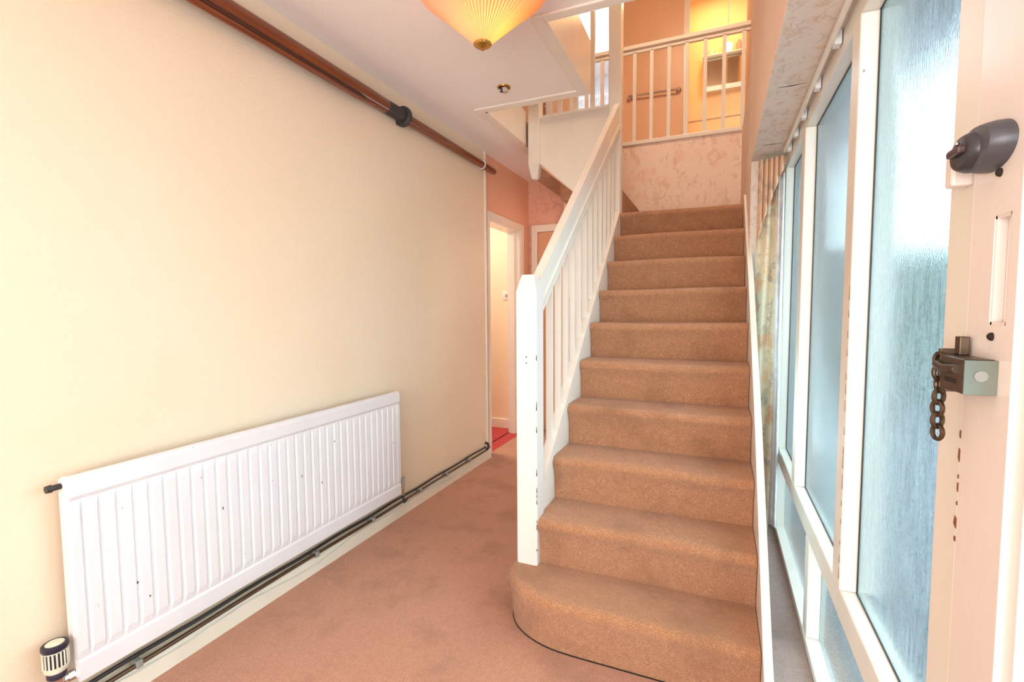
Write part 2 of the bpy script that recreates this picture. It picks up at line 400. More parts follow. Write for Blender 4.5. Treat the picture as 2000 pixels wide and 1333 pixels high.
struct('wall_upper_back', box(-2.2, 1.0, YB - .1, YB, ZU, ZT), 'peach_wall')
struct('ceiling_upper', box(-2.3, 1.5, YB - .1, 8.2, ZT, ZT + .1), 'ceiling')
struct('floor_upper', box(-2.3, 1.5, 5.6, 8.2, ZU - .15, ZU), 'carpet')
struct('floor_upper_side', box(-2.2, XH - .12, YB, 5.6, ZU - .15, ZU), 'carpet')
d = struct('door_2', box(-.33, .305, 5.575, 5.61, ZU + .005, 4.80), 'flush_door_up')
obj('architrave', box(-.385, -.335, 5.575, 5.6, ZU, 4.83), 'gloss', d)
obj('architrave', box(.31, .36, 5.565, 5.6, ZU, 4.83), 'gloss', d)
g = thing('grab_rail', (0, 5.57, 3.56), 'grey grab rail screwed across the tan upstairs door', 'handrail')
obj('rail', tube([(-.25, 5.53, 3.60), (.26, 5.53, 3.585)], .012, 10), 'towel_rail', g, True)
for x in (-.25, .26):
    obj('flange', tube([(x, 5.575, 3.59), (x, 5.53, 3.59)], [.030, .020], 16), 'towel_rail', g, True)
# bathroom
struct('wall_bathroom_back', box(.0, 1.4, 6.6, 6.7, ZU, ZT), 'yellow_wall')
struct('wall_bathroom_left', box(-.02, .02, 5.7, 6.6, ZU, ZT), 'yellow_wall')
struct('wall_bathroom_right', box(1.28, 1.4, 5.6, 6.6, ZU, ZT), 'yellow_wall')
struct('trim_4', box(.021, 1.279, 6.592, 6.6, 3.60, 3.612), 'towel_rail')
c = thing('mirror_cabinet', (.71, 6.5, 3.9), 'wall mirror with a glass top shelf seen through the bathroom doorway', 'mirror')
obj('frame', prism([(.48, 3.90), (.95, 3.90), (.95, 3.955), (.48, 3.955)], 'Y', 6.50, 6.6), 'gloss', c)
obj('mirror_panel', box(.49, .94, 6.55, 6.598, 3.955, 4.30), 'mirror', c)
obj('side_panel', box(.475, .49, 6.5, 6.6, 3.90, 4.32), 'gloss', c)
obj('side_panel', box(.94, .955, 6.5, 6.6, 3.90, 4.32), 'gloss', c)
obj('glass_shelf', box(.46, .97, 6.48, 6.6, 4.305, 4.318), 'clear', c)
def pot(x, r, h, label, mat='cream_plastic'):
    o = obj('toiletry_pot', lathe([(r * .9, 0), (r, .01), (r, h * .75), (r * .6, h * .85), (r * .6, h)], (x, 6.54, 4.318), 14), mat, None, True)
    o['label'] = label; o['category'] = 'pot'; o['group'] = 'pots on the bathroom shelf'
pot(.56, .035, .08, 'squat pale pot at left end of the bathroom mirror shelf')
pot(.72, .04, .12, 'tall pale pot in middle of the bathroom mirror shelf')
pot(.86, .03, .13, 'narrow tan pot at right end of the bathroom mirror shelf', 'towel_rail')
gl = thing('globe_lamp', (.735, 6.0, 4.12), 'small lit yellow globe lamp in the upstairs bathroom', 'lamp')
bm = bmesh.new(); bmesh.ops.create_uvsphere(bm, u_segments=16, v_segments=10, radius=.05, matrix=Matrix.Translation((.735, 6.0, 4.14)))
obj('globe', bm, 'globe', gl, True)
obj('stem', tube([(.735, 6.0, 4.18), (.735, 6.0, ZT - .002)], .006, 6), 'gloss', gl)
# bedroom with bright window
struct('wall_bedroom_right', box(-.02 - .03, -.02, 5.7, 8.1, ZU, ZT), 'white_wall')
bm = box(-2.2, -1.75, 8.1, 8.2, ZU, ZT); bm_box(bm, -1.75, -.9, 8.1, 8.2, ZU, 3.9); bm_box(bm, -1.75, -.9, 8.1, 8.2, 4.78, ZT); bm_box(bm, -.9, -.02, 8.1, 8.2, ZU, ZT)
struct('wall_bedroom_back', bm, 'white_wall')
struct('wall_bedroom_left', box(-2.3, -2.2, 5.7, 8.2, ZU, ZT), 'white_wall')
wn = struct('window_1', box(-1.76, -.89, 8.07, 8.1, 4.76, 4.82), 'white_wall')
obj('window_frame', box(-1.34, -1.30, 8.1, 8.13, 3.9, 4.76), 'gloss', wn)
cn = thing('net_curtain', (-1.33, 8.05, 3.9), 'white net curtain with scalloped loops at the upstairs bedroom window', 'curtain')
pts = [(-1.75, 4.74)] + [(-1.75 + i * .85 / 48, 4.40 + .10 * abs(math.sin(i * math.pi / 8))) for i in range(49)] + [(-.90, 4.74)]
obj('net', prism(pts, 'Y', 8.04, 8.045), 'white_plastic', cn)
obj('scalloped_edge', tube([(-1.75 + i * .85 / 48, 8.035, 4.40 + .10 * abs(math.sin(i * math.pi / 8))) for i in range(49)], .006, 6), 'dark_plastic', cn)
# landing door ajar upstairs left with lever handle
d = struct('door_3', box(-1.20, -1.15, 5.50, 5.60, ZU, 4.8), 'white_wall')
h = obj('door_handle', tube([(-1.27, 5.50, 3.66), (-1.27, 5.46, 3.66), (-1.19, 5.45, 3.62)], .014, 8), 'chrome', d, True)

# ---------------------------------------------------------------- window wall (right), bulkhead, entrance
XW, XG = 1.02, 1.062
struct('wall_bulkhead_soffit', box(SW + .012, 1.2, YB, 3.163, 2.118, 2.129), 'floral_soffit')
struct('wall_niche_end', box(SW + .013, 1.12, 3.15, 3.164, 0, 2.117), 'floral_soffit')
for y, a in ((1.55, .10), (2.15, -.05), (2.86, .05)):
    struct('trim_crack', prism([(.88, y), (.93, y + .004 + a * .02), (.98, y + a * .1), (.93, y - .004)], 'Z', 2.1172, 2.1182), 'hole')
bm = box(XW, 1.2, YB, .06, 0, 2.118)
struct('wall_right', bm, 'door_paint')
struct('wall_back', box(XL - .12, 1.2, YB - .1, YB, 0, ZC), 'cream_paper')
ww = struct('window_2', box(XW, 1.10, .935, 3.16, 2.05, 2.118, .003), 'frame_white')
obj('mid_rail', box(XW, 1.10, .935, 3.16, .405, .485, .004), 'frame_white', ww)
obj('bottom_sill', box(XW - .004, 1.10, .935, 3.16, 0, .035, .003), 'frame_white', ww)
obj('corner_post', box(XW, 1.14, 3.09, 3.16, .0, 2.05, .003), 'frame_white', ww)
for y in (1.57, 2.44): obj('mullion', box(XW - .002, 1.14, y, y + .085, .485, 2.05, .004), 'frame_white', ww)
for y in (1.20, 2.045): obj('lower_post', box(XW - .001, 1.10, y, y + .075, .035, .405, .004), 'frame_white', ww)
for a, b in ((.975, 1.57), (1.655, 2.44), (2.525, 3.09)):
    gm = 'glass_rain' if a < 1 else 'glass_reed'
    obj('upper_pane', box(XG, XG + .004, a, b, .485, 2.05), gm, ww)
    bd = bmesh.new(); e_ = .003
    for (p, q_) in (((a, .485), (a + e_, 2.05)), ((b - e_, .485), (b, 2.05)), ((a, .485), (b, .485 + e_)), ((a, 2.05 - e_), (b, 2.05))):
        bm_box(bd, XG - .003, XG, p[0], q_[0], p[1], q_[1])
    obj('sealant_line', bd, 'dark_iron', ww)
for a, b in ((.975, 1.20), (1.275, 2.045), (2.12, 3.09)):
    obj('lower_pane', box(XG, XG + .004, a, b, .035, .405), 'glass_lower', ww)
obj('door_jamb', box(XW - .001, 1.12, .895, .975, 0, 2.118, .003), 'frame_white', ww)
for (z, h_, w_) in ((1.09, .012, .003), (1.055, .02, .004), (1.03, .006, .002), (1.01, .014, .0025), (.99, .006, .002), (.955, .018, .007), (.935, .008, .004)):
    obj('paint_chip', prism([(.8955, z), (.8955 + w_, z + h_ * .3), (.8955 + w_ * .6, z + h_), (.8955, z + h_ * .8)], 'X', XW - .0022, XW), 'rust', ww)
# bare wood chips along mullion corner
for k in range(16):
    z = .52 + k * .052 + random.uniform(-.01, .01)
    obj('paint_chip', prism([(1.5735, z), (1.5735 + random.uniform(.001, .004), z + .006), (1.5745, z + random.uniform(.012, .045))], 'X', XW - .0032, XW - .001), 'rust', ww)

# front door leaf (closed)
DX = XW - .004
DYF, DYN = .887, .075
fd = struct('door_4', prism([(DYF, .01), (DYF, 2.10), (DYF - .118, 2.10), (DYF - .118, .01)], 'X', DX + .012, DX + .044), 'door_paint')
# lock stile face with the recess cut through it
ra, rb, rz0, rz1 = .788, .828, 1.258, 1.398
bm = box(DX, DX + .012, rb, DYF, .01, 2.10)
bm_box(bm, DX, DX + .012, DYF - .118, ra, .01, 2.10)
bm_box(bm, DX, DX + .012, ra, rb, .01, rz0); bm_box(bm, DX, DX + .012, ra, rb, rz1, 2.10)
obj('lock_stile', bm, 'door_paint', fd)
bm = bmesh.new()
for t0, t1 in ((.001, .010),):
    for (p, q_) in (((ra, rz0), (ra + .004, rz1)), ((rb - .004, rz0), (rb, rz1)), ((ra, rz0), (rb, rz0 + .004)), ((ra, rz1 - .004), (rb, rz1))):
        bm_box(bm, DX + t0, DX + .0118, p[0], q_[0], p[1], q_[1])
obj('recess_lining', bm, 'door_paint', fd)
obj('hinge_stile', box(DX, DX + .044, DYN, DYN + .10, .01, 2.10), 'door_paint', fd)
obj('top_rail', box(DX, DX + .044, DYN + .10, DYF - .118, 2.0, 2.10), 'door_paint', fd)
obj('bottom_rail', box(DX, DX + .044, DYN + .10, DYF - .118, .01, .22), 'door_paint', fd)
obj('glazing_bead', prism([(DYF - .118, .22), (DYF - .118, 2.0), (DYF - .142, 2.0), (DYF - .142, .22)], 'X', DX + .008, DX + .03), 'gloss_white', fd)
obj('door_pane', box(DX + .02, DX + .024, DYN + .10, DYF - .14, .22, 2.0), 'glass_rain', fd)
for y, z in ((.820, 1.452), (.818, 1.243)):
    bm = bmesh.new(); bmesh.ops.create_uvsphere(bm, u_segments=12, v_segments=8, radius=.0055, matrix=Matrix.Translation((DX, y, z)))
    obj('screw', bm, 'hole', fd, True)

# night latch
nl = thing('night_latch', (DX, .835, 1.49), 'dark grey oval night latch on the white front door stile', 'lock')
def oval(bm, x0, x1, cy, cz, ry, rz, ang, taper=.8, n=36, lift=0):
    prof = [(0, 1.0), (.35, .99), (.7, taper * .5 + .5), (.92, taper), (1.0, taper * .86)]
    rings = []
    for t, s in prof:
        ring = []
        for k in range(n):
            a = 2 * math.pi * k / n; y = ry * s * math.cos(a); z = rz * s * math.sin(a)
            ring.append(bm.verts.new((x0 + (x1 - x0) * t, cy + y * math.cos(ang) - z * math.sin(ang) + lift * t, cz + y * math.sin(ang) + z * math.cos(ang))))
        rings.append(ring)
    for a, b in zip(rings, rings[1:]):
        for k in range(n): bm.faces.new((a[k], a[(k + 1) % n], b[(k + 1) % n], b[k]))
    bm.faces.new(rings[0][::-1]); bm.faces.new(rings[-1]); bmesh.ops.recalc_face_normals(bm, faces=bm.faces); return bm
obj('latch_body', oval(bmesh.new(), DX, DX - .026, .835, 1.488, .052, .031, 0, .86), 'grey_metal', nl, True)
obj('latch_cap', oval(bmesh.new(), DX - .018, DX - .036, .843, 1.486, .036, .026, 0, .80), 'dark_grey_metal', nl, True)
kn = obj('turn_knob', box(DX - .045, DX - .034, .820, .856, 1.482, 1.492, .003), 'knob', nl)
bm = bmesh.new(); bmesh.ops.create_uvsphere(bm, u_segments=10, v_segments=8, radius=.003, matrix=Matrix.Translation((DX - .040, .836, 1.497)))
obj('snib_button', bm, 'chrome', nl, True)
kp = thing('latch_keep', (DX, .91, 1.46), 'small painted latch keep on the door jamb beside the night latch', 'lock keep')
obj('keep_body', box(DX - .022, DX + .004, .899, .925, 1.455, 1.51, .004), 'door_paint', kp)

# door limiter with chain
dl = thing('door_chain', (DX, .85, 1.16), 'dark bronze door limiter block with a hanging chain on the front door', 'door chain')
bb = obj('limiter_block', box(DX - .034, DX, .800, .872, 1.168, 1.214, .003), 'bronze', dl)
obj('slot', box(DX - .0345, DX - .032, .818, .852, 1.180, 1.186), 'hole', bb)
obj('slide_bar', tube([(DX - .036, .812, 1.200), (DX - .038, .85, 1.197), (DX - .036, .875, 1.2)], .006, 8), 'bronze', bb, True)
obj('end_plate', box(DX - .0335, DX, .7975, .7999, 1.169, 1.213), 'bolt_end', bb)
obj('rivet', tube([(DX - .017, .7975, 1.193), (DX - .017, .7958, 1.193)], .007, 14), 'grey_plastic', bb, True)
kb = obj('keeper_bracket', box(DX - .030, DX - .001, .883, .891, 1.160, 1.222, .001), 'bronze', dl)
obj('bracket_arm', box(DX - .014, DX - .003, .868, .884, 1.214, 1.240, .001), 'bronze', kb)
cy, cx = .882, DX - .030
z = 1.205
for k in range(7):
    rot = Matrix.Rotation(R(25 if k % 2 else 110) + random.uniform(-.2, .2), 4, 'Z')
    l = obj('chain_link', torus((cx + random.uniform(-.001, .001), cy + random.uniform(-.001, .001), z), .0076, .0105, .0031, rot), 'bronze', dl, True)
    z -= .0175

# curtain track on the soffit
ct = thing('curtain_track', (1.0, 2.0, 2.10), 'white curtain track with brackets under the papered bulkhead', 'curtain rail')
obj('track', box(.988, 1.000, .95, 2.93, 2.088, 2.108, .002), 'gloss', ct)
for y in (1.35, 1.78, 2.10, 2.40, 2.63, 2.85):
    obj('bracket', box(.999, 1.017, y, y + .035, 2.075, 2.117, .002), 'white_plastic', ct)

# curtain
cu = thing('curtain', (.95, 3.0, .02), 'floral lined curtain gathered at the far end of the window wall', 'curtain')
def sheet(path, zs, deform, name, mat, thick=.004):
    bm = bmesh.new(); rows = []
    for z in zs:
        rows.append([bm.verts.new(deform(i / (len(path) - 1), p, z)) for i, p in enumerate(path)])
    for a, b in zip(rows, rows[1:]):
        for i in range(len(path) - 1): bm.faces.new((a[i], a[i + 1], b[i + 1], b[i]))
    bmesh.ops.recalc_face_normals(bm, faces=bm.faces)
    o = obj(name, bm, mat, cu, True); sm = o.modifiers.new('thickness', 'SOLIDIFY'); sm.thickness = .003; return o
N = 60; zs = [.03 + (2.06 - .03) * i / 40 for i in range(41)]
pa = [(.885 + .095 * i / N, 3.085) for i in range(N + 1)]
def df(t, p, z):
    s = z / 2.06; a = .022 + .012 * s
    return (p[0] + .006 * math.sin(3 * z + 5 * t), p[1] - .035 * t + a * math.sin(t * 11 + .8 * math.sin(2.2 * z)) * (1 - .4 * s), z)
sheet(pa, zs, df, 'curtain_fabric', 'curtain')
pl_ = [(.978 + .030 * i / 24, 3.04 - .050 * i / 24) for i in range(25)]
def dl_(t, p, z):
    return (p[0] - .004 * math.sin(t * 9 + .6 * math.sin(2 * z)) , p[1] + .012 * math.sin(t * 12 + z), z)
sheet(pl_, [.06 + 1.94 * i / 40 for i in range(41)], dl_, 'curtain_lining', 'white_plastic')
ph = [(.878 + .125 * i / 60, 3.03 - .06 * i / 60) for i in range(61)]
def dh(t, p, z):
    return (p[0], p[1] + .018 * math.sin(t * 34 + .8 * (2.08 - z)), z - 0)
bm = bmesh.new(); rows = []
for j in range(15):
    row = []
    for i, p in enumerate(ph):
        t = i / 60; zb = 2.085 - (.48 - .44 * t ** .8); z = 2.085 + (zb - 2.085) * j / 14
        row.append(bm.verts.new((p[0], p[1] + .017 * math.sin(t * 34 + .5 * j / 14), z)))
    rows.append(row)
for a, b in zip(rows, rows[1:]):
    for i in range(60): bm.faces.new((a[i], a[i + 1], b[i + 1], b[i]))
bmesh.ops.recalc_face_normals(bm, faces=bm.faces)
obj('pleated_heading', bm, 'curtain_dark', cu, True).modifiers.new('thickness', 'SOLIDIFY').thickness = .003
obj('hem', box(.90, .975, 3.03, 3.08, .012, .035, .006), 'curtain_dark', cu)

# ---------------------------------------------------------------- staircase
st = thing('staircase', (.4, 1.7, 0), 'carpeted staircase with white newels, plank handrail and slim balusters', 'staircase')
def step_profile(yf, yb, zt, zb):
    r = .030; pts = [(yb, zb), (yf + .012, zb), (yf + .006, zt - .09), (yf - NOSE * .3, zt - .055)]
    for k in range(7):
        a = R(200 - k * 110 / 6); pts.append((yf - NOSE + r + r * math.cos(a), zt - r + r * math.sin(a)))
    pts.append((yb, zt)); return pts
for k in range(2, 11):
    yf = Y0 + (k - 1) * GO; yb = yf + GO + .03 if k < 10 else 4.70
    zb = (k - 1) * RISE - (.03 if k < 10 else .05)
    bm = bmesh.new(); prof = step_profile(yf, yb, k * RISE, zb); xs = [0.002 + (SW - .004) * i / 16 for i in range(17)]
    rows = [[bm.verts.new((x, p[0] + .004 * math.sin(9 * x + k * 1.7) * (1 if 1 < j < len(prof) - 1 else 0), p[1] - (.003 * math.sin(6 * x + k) if 3 < j < len(prof) - 1 else 0))) for j, p in enumerate(prof)] for x in xs]
    for a, b in zip(rows, rows[1:]):
        for j in range(len(prof)): bm.faces.new((a[j], a[(j + 1) % len(prof)], b[(j + 1) % len(prof)], b[j]))
    bm.faces.new(rows[0]); bm.faces.new(rows[-1][::-1]); bmesh.ops.recalc_face_normals(bm, faces=bm.faces)
    obj('step', bm, 'stair_carpet', st, True)
# bullnose first step
def bull(off):
    pts = [(SW - .002, Y0 - NOSE - off)]; pts.append((.22, Y0 - NOSE - off))
    for k in range(1, 15):
        a = R(270 - k * 90 / 14); pts.append((.20 + (.31 + off) * math.cos(a), 1.86 + (.225 + off) * math.sin(a)))
    pts += [(-.11 - off, 1.93), (-.09, 1.955), (.0, 1.96), (SW - .002, 1.96)]
    return pts
bm = bmesh.new(); rings = []
for off, z in ((-.022, 0), (-.014, .11), (-.006, .145), (0, .165), (.0, .178), (-.008, .192), (-.022, .2), (-.05, .2)):
    rings.append([bm.verts.new((x, y, z)) for x, y in bull(off)])
n = len(rings[0])
for a, b in zip(rings, rings[1:]):
    for k in range(n): bm.faces.new((a[k], a[(k + 1) % n], b[(k + 1) % n], b[k]))
bm.faces.new(rings[-1]); bm.faces.new(rings[0][::-1]); bmesh.ops.recalc_face_normals(bm, faces=bm.faces)
obj('step', bm, 'stair_carpet', st, True)
pts = bull(-.020)
obj('carpet_seam', tube([(x, y, .003) for x, y in pts[:-3]], .0022, 6), 'hole', st)
# upper flight, turning left
for k in range(11, 15):
    xf = 0.0 - (k - 11) * .235; xb = xf - .26
    z0_, z1_ = (k - 1) * RISE - .05, k * RISE
    if k == 14: xb = NX
    obj('step', box(xb, xf, 3.79, 4.70, z0_, z1_, .02, 3), 'stair_carpet', st)
nl_ = lambda y: RISE + (y - (Y0 - NOSE)) * RISE / GO      # nosing line
# strings
ys0, ys1 = 1.945, 3.70
obj('left_string', prism([(ys0, 0), (ys0, nl_(ys0) + .04), (ys1, nl_(ys1) + .02), (ys1, nl_(ys1) - .30), (2.2, 0)], 'X', -.045, 0.0), 'gloss', st)
sp_ = obj('spandrel_panel', prism([(2.15, 0), (ys1, nl_(ys1) - .25), (ys1, 0)], 'X', -.035, -.015), 'gloss', st)
yr0 = 1.50
obj('right_string', prism([(yr0, 0), (yr0, .14), (1.60, .22), (2.17, .80), (2.9, 1.44), (3.16, 1.62), (3.70, 2.05), (3.70, 1.6), (2.0, 0)], 'X', SW, SW + .026), 'gloss', st)
def newel(x0, x1, y0, y1, z0, z1, name='newel_post', pend=False, mat='gloss_white'):
    bm = bmesh.new()
    c = ((x0 + x1) / 2, (y0 + y1) / 2); hx, hy = (x1 - x0) / 2, (y1 - y0) / 2
    lv = []
    if pend: lv += [(.5, z0), (.62, z0 + .02), (1, z0 + .11)]
    else: lv += [(1, z0)]
    lv += [(1, z1 - .07), (.60, z1 - .004), (.52, z1)]
    rg = []
    for s, z in lv:
        hx2, hy2 = hx * s, hy * s; b = min(hx2, hy2) * .10
        rg.append([bm.verts.new((c[0] + px, c[1] + py, z)) for px, py in ((-hx2 + b, -hy2), (hx2 - b, -hy2), (hx2, -hy2 + b), (hx2, hy2 - b), (hx2 - b, hy2), (-hx2 + b, hy2), (-hx2, hy2 - b), (-hx2, -hy2 + b))])
    for a, b in zip(rg, rg[1:]):
        for k in range(8): bm.faces.new((a[k], a[(k + 1) % 8], b[(k + 1) % 8], b[k]))
    bm.faces.new(rg[0][::-1]); bm.faces.new(rg[-1]); bmesh.ops.recalc_face_normals(bm, faces=bm.faces)
    return obj(name, bm, mat, st)
n1 = newel(-.083, .008, 1.858, 1.948, .2, 1.425)
for z in (1.085, 1.060): obj('screw_hole', tube([(-.036, 1.8585, z), (-.036, 1.8565, z)], .0028, 8), 'hole', n1)
for k in range(13):
    z = random.uniform(.24, 1.2)
    obj('paint_chip', prism([(-.001 + .0085, z), (.0085 - random.uniform(.0015, .003), z + .006), (.0080, z + random.uniform(.008, .034)), (.0088, z + .006)], 'Y', 1.8578, 1.8605), 'hole', n1)
newel(-.092, .0, 3.705, 3.795, 1.55, 3.85, mat='gloss')
newel(-.735, -.640, 3.705, 3.800, 2.33, 3.80, 'pendant_newel', True, 'gloss')
# handrail plank: follows the flight from newel to newel
ra_, rb_ = 1.945, 3.71
def hl(y): return 1.405 + (y - 1.945) * .79
bm = prism([(ra_, hl(ra_) - .135), (ra_, hl(ra_)), (rb_, hl(rb_)), (rb_, hl(rb_) - .165)], 'X', -.048, -.008)
hr = obj('handrail', bm, 'gloss', st)
obj('rail_fillet', prism([(ra_, hl(ra_) - .152), (ra_, hl(ra_) - .134), (rb_, hl(rb_) - .164), (rb_, hl(rb_) - .185)], 'X', -.054, -.002), 'gloss', hr)
obj('bead', prism([(ra_, hl(ra_) - .12), (ra_, hl(ra_) - .108), (rb_, hl(rb_) - .148), (rb_, hl(rb_) - .16)], 'X', -.008, -.003), 'gloss', hr)
for k in range(12):
    y = 2.14 + k * .130
    obj('baluster', prism([(y, nl_(y) - .0), (y + .028, nl_(y) + .02), (y + .028, hl(y) - .150), (y, hl(y) - .150)], 'X', -.048, -.020), 'gloss', st)
# apron panel of the upper flight
obj('apron_panel', prism([(-.640, 2.805), (-.640, 2.44), (-.09, 1.95), (-.09, 2.79)], 'Y', 3.735, 3.765), 'gloss', st)
obj('apron_capping', box(-.642, -.09, 3.722, 3.778, 2.79, 2.812, .003), 'gloss', st)
obj('apron_edge', prism([(-.640, 2.44), (-.640, 2.455), (-.09, 1.965), (-.09, 1.95)], 'Y', 3.725, 3.735), 'gloss', st)
obj('flight_soffit', prism([(-.70, 2.47), (-.70, 2.52), (.0, 1.93), (.0, 1.88)], 'Y', 3.765, 4.80), 'salmon', st)
for x in (-.222, -.352, -.482): obj('baluster', box(x - .016, x + .016, 3.737, 3.763, 2.812, 3.62), 'gloss', st)
obj('upper_handrail', box(-.645, -.09, 3.722, 3.778, 3.62, 3.68, .006), 'gloss', st)

# landing balustrade
lb = thing('landing_balustrade', (.2, 4.72, ZU), 'peach white balustrade along the upstairs landing above floral wallpaper', 'balustrade')
obj('bottom_rail', box(-.74, SW + .01, 4.685, 4.735, ZU, ZU + .035, .004), 'gloss', lb)
obj('handrail', prism([(4.695, 3.625), (4.725, 3.625), (4.725, 3.655), (4.742, 3.66), (4.742, 3.69), (4.725, 3.70), (4.695, 3.70), (4.678, 3.69), (4.678, 3.66), (4.695, 3.655)], 'X', -.74, .898), 'gloss', lb)
for i in range(-5, 6):
    x = .243 + (i - 1) * .1515
    obj('baluster', box(x - .015, x + .015, 4.695, 4.725, ZU + .035, 3.63), 'gloss', lb)

# ---------------------------------------------------------------- left wall furnishings
# skirting and pipes
struct('baseboard_left', prism([(XL, 0), (XL + .042, 0), (XL + .040, .062), (XL + .034, .078), (XL, .082)], 'Y', YB, 3.735), 'skirt')
pp = thing('heating_pipes', (XL + .05, 2, .08), 'pair of dark heating pipes clipped along the left skirting', 'pipe')
wob = lambda y: .0025 * math.sin(5 * y)
obj('pipe', tube([(XL + .050, .55 + i * .1, .096 + wob(.55 + i * .1)) for i in range(32)], .0080, 10), 'copper', pp, True)
obj('pipe', tube([(XL + .030, .55 + i * .1, .113 + wob(i)) for i in range(32)], .0075, 10), 'dark_iron', pp, True)
obj('pipe_elbow', tube([(XL + .050, 3.62, .098), (XL + .048, 3.67, .105), (XL + .03, 3.69, .13), (XL + .004, 3.70, .13)], .011, 8), 'dark_iron', pp, True)
for y in (.93, 1.72, 2.14, 2.62, 2.95, 3.3):
    obj('pipe_clip', box(XL + .016, XL + .062, y, y + .022, .083, .110, .004), 'grey_plastic', pp)
cb = obj('skirting_cable', tube([(XL + .044 + .002 * math.sin(3 * i), .55 + i * .08, .062 + .018 * math.sin(i * .55) * math.cos(i * .21)) for i in range(33)], .0022, 6), 'cable', None, True)
cb['label'] = 'thin white cable looping along the left skirting board'; cb['category'] = 'cable'
wc = obj('wall_wire', tube([(XL + .004, 3.62, .26), (XL + .012, 3.65, .22), (XL + .006, 3.66, .17), (XL + .01, 3.68, .14)], .0018, 6), 'cable', None, True)
wc['label'] = 'short loose wire curling from the wall above the pipe elbow'; wc['category'] = 'wire'

# radiator
rd = thing('radiator', (XL + .05, 1.57, .12), 'long white panel radiator on the cream left wall', 'radiator')
XF = -1.05; ry0, ry1, rz0_, rz1_ = .762, 2.375, .180, .800
PIT = .0468; nr = 33; m0 = (ry1 - ry0 - nr * PIT) / 2
ycols = [(ry0, 0), (ry0 + .006, 1), (ry0 + m0 - .006, 1)]
for k in range(nr):
    a = ry0 + m0 + k * PIT
    ycols += [(a, 0), (a + .003, 0), (a + .009, 1), (a + .038, 1), (a + .044, 0)]
ycols += [(ry1 - m0 + .006, 1), (ry1 - .006, 1), (ry1, 0)]
zrows = [(rz0_, -.010, 0), (rz0_ + .006, 0, 0), (rz0_ + .050, .000, 0), (rz0_ + .058, -.005, 0), (rz0_ + .085, 0, 1), (rz1_ - .100, 0, 1), (rz1_ - .075, -.004, 0), (rz1_ - .062, .003, 0), (rz1_ - .018, .003, 0), (rz1_ - .012, -.002, 0), (rz1_ - .004, -.002, 0), (rz1_, -.012, 0)]
bm = bmesh.new(); rows = []
for z, dx, rib in zrows:
    row = []
    for i, (y, up) in enumerate(ycols):
        edge = i in (0, len(ycols) - 1)
        d_ = dx + (0 if not rib else (0.001 if up else -.0034))
        if not rib and dx == -.005: d_ = dx
        row.append(bm.verts.new((XF + d_ - (.014 if edge else 0), y, z)))
    rows.append(row)
for a, b in zip(rows, rows[1:]):
    for i in range(len(ycols) - 1): bm.faces.new((a[i], a[i + 1], b[i + 1], b[i]))
bmesh.ops.recalc_face_normals(bm, faces=bm.faces)
obj('front_panel', bm, 'rad', rd)
obj('rear_panel', box(XL + .035, XF - .010, ry0 + .003, ry1 - .003, rz0_ + .005, rz1_ - .010, .006), 'rad', rd)
obj('bottom_seam', box(XF - .016, XF - .002, ry0 + .004, ry1 - .004, rz0_ - .008, rz0_ + .006), 'rad', rd)
for y in (1.05, 2.1): obj('wall_bracket', box(XL, XL + .036, y, y + .03, .25, .70), 'rad', rd)
obj('air_vent', tube([(XF - .035, ry0 + .01, rz1_ - .030), (XF - .035, ry0 - .018, rz1_ - .030), (XF - .035, ry0 - .019, rz1_ - .030), (XF - .035, ry0 - .032, rz1_ - .030)], [.009, .009, .012, .011], 8), 'dark_iron', rd, True)
lv = obj('lockshield_valve', tube([(XF - .012, ry1 + .030, .150), (XF - .012, ry1 + .030, .215)], .008, 10), 'chrome', rd, True)
obj('valve_cap', tube([(XF - .012, ry1 + .030, .212), (XF - .012, ry1 + .030, .262)], [.011, .010], 12), 'grey_plastic', lv, True)
obj('pipe_tail', tube([(XF - .012, ry1 + .030, .155), (XF - .012, ry1 + .030, .115), (XF - .018, ry1 + .045, .100), (XF - .030, ry1 + .09, .098)], .0075, 10), 'dark_iron', lv, True)
obj('valve_arm', tube([(XF - .012, ry1 + .030, .195), (XF - .02, ry1 - .01, .195)], .007, 8), 'chrome', lv, True)
for (y, z, a) in ((.93, .39, 0), (1.235, .52, 1), (.965, .325, 0), (1.62, .52, 1), (1.83, .63, 0), (2.30, .50, 0), (1.74, .45, 1)):
    obj('paint_chip', box(XF + .0005, XF + .0022, y, y + .003, z, z + .007 + .004 * a), 'dark_plastic', rd)

# thermostatic valve
tv = thing('thermostatic_valve', (-1.075, .715, .15), 'cream thermostatic valve with dark rim at radiator foot', 'valve')
tc = (-1.075, .722)
obj('valve_head', lathe([(.024, 0), (.0285, .006), (.0275, .06), (.025, .068)], (tc[0], tc[1], .235), 32), 'cream_plastic', tv, True)
for k in range(20):
    a = 2 * math.pi * k / 20
    obj('grille_rib', box(tc[0] + .0282 * math.cos(a) - .0018, tc[0] + .0282 * math.cos(a) + .0018, tc[1] + .0282 * math.sin(a) - .0018, tc[1] + .0282 * math.sin(a) + .0018, .250, .298), 'cream_plastic' if k % 1 == 0 else 'hole', tv)
obj('dark_slots', lathe([(.0286, 0), (.0286, .042)], (tc[0], tc[1], .254), 24), 'dark_plastic', tv, True)
obj('top_rim', lathe([(.029, 0), (.032, .006), (.031, .016), (.025, .019), (.022, .0175), (.001, .0175)], (tc[0], tc[1], .300), 28), 'dark_plastic', tv, True)
obj('top_disc', lathe([(.022, 0), (.001, .0008)], (tc[0], tc[1], .3180), 24), 'cream_plastic', tv, True)
obj('collar', lathe([(.020, 0), (.023, .003), (.023, .02), (.02, .024)], (tc[0], tc[1], .214), 20), 'dark_plastic', tv, True)
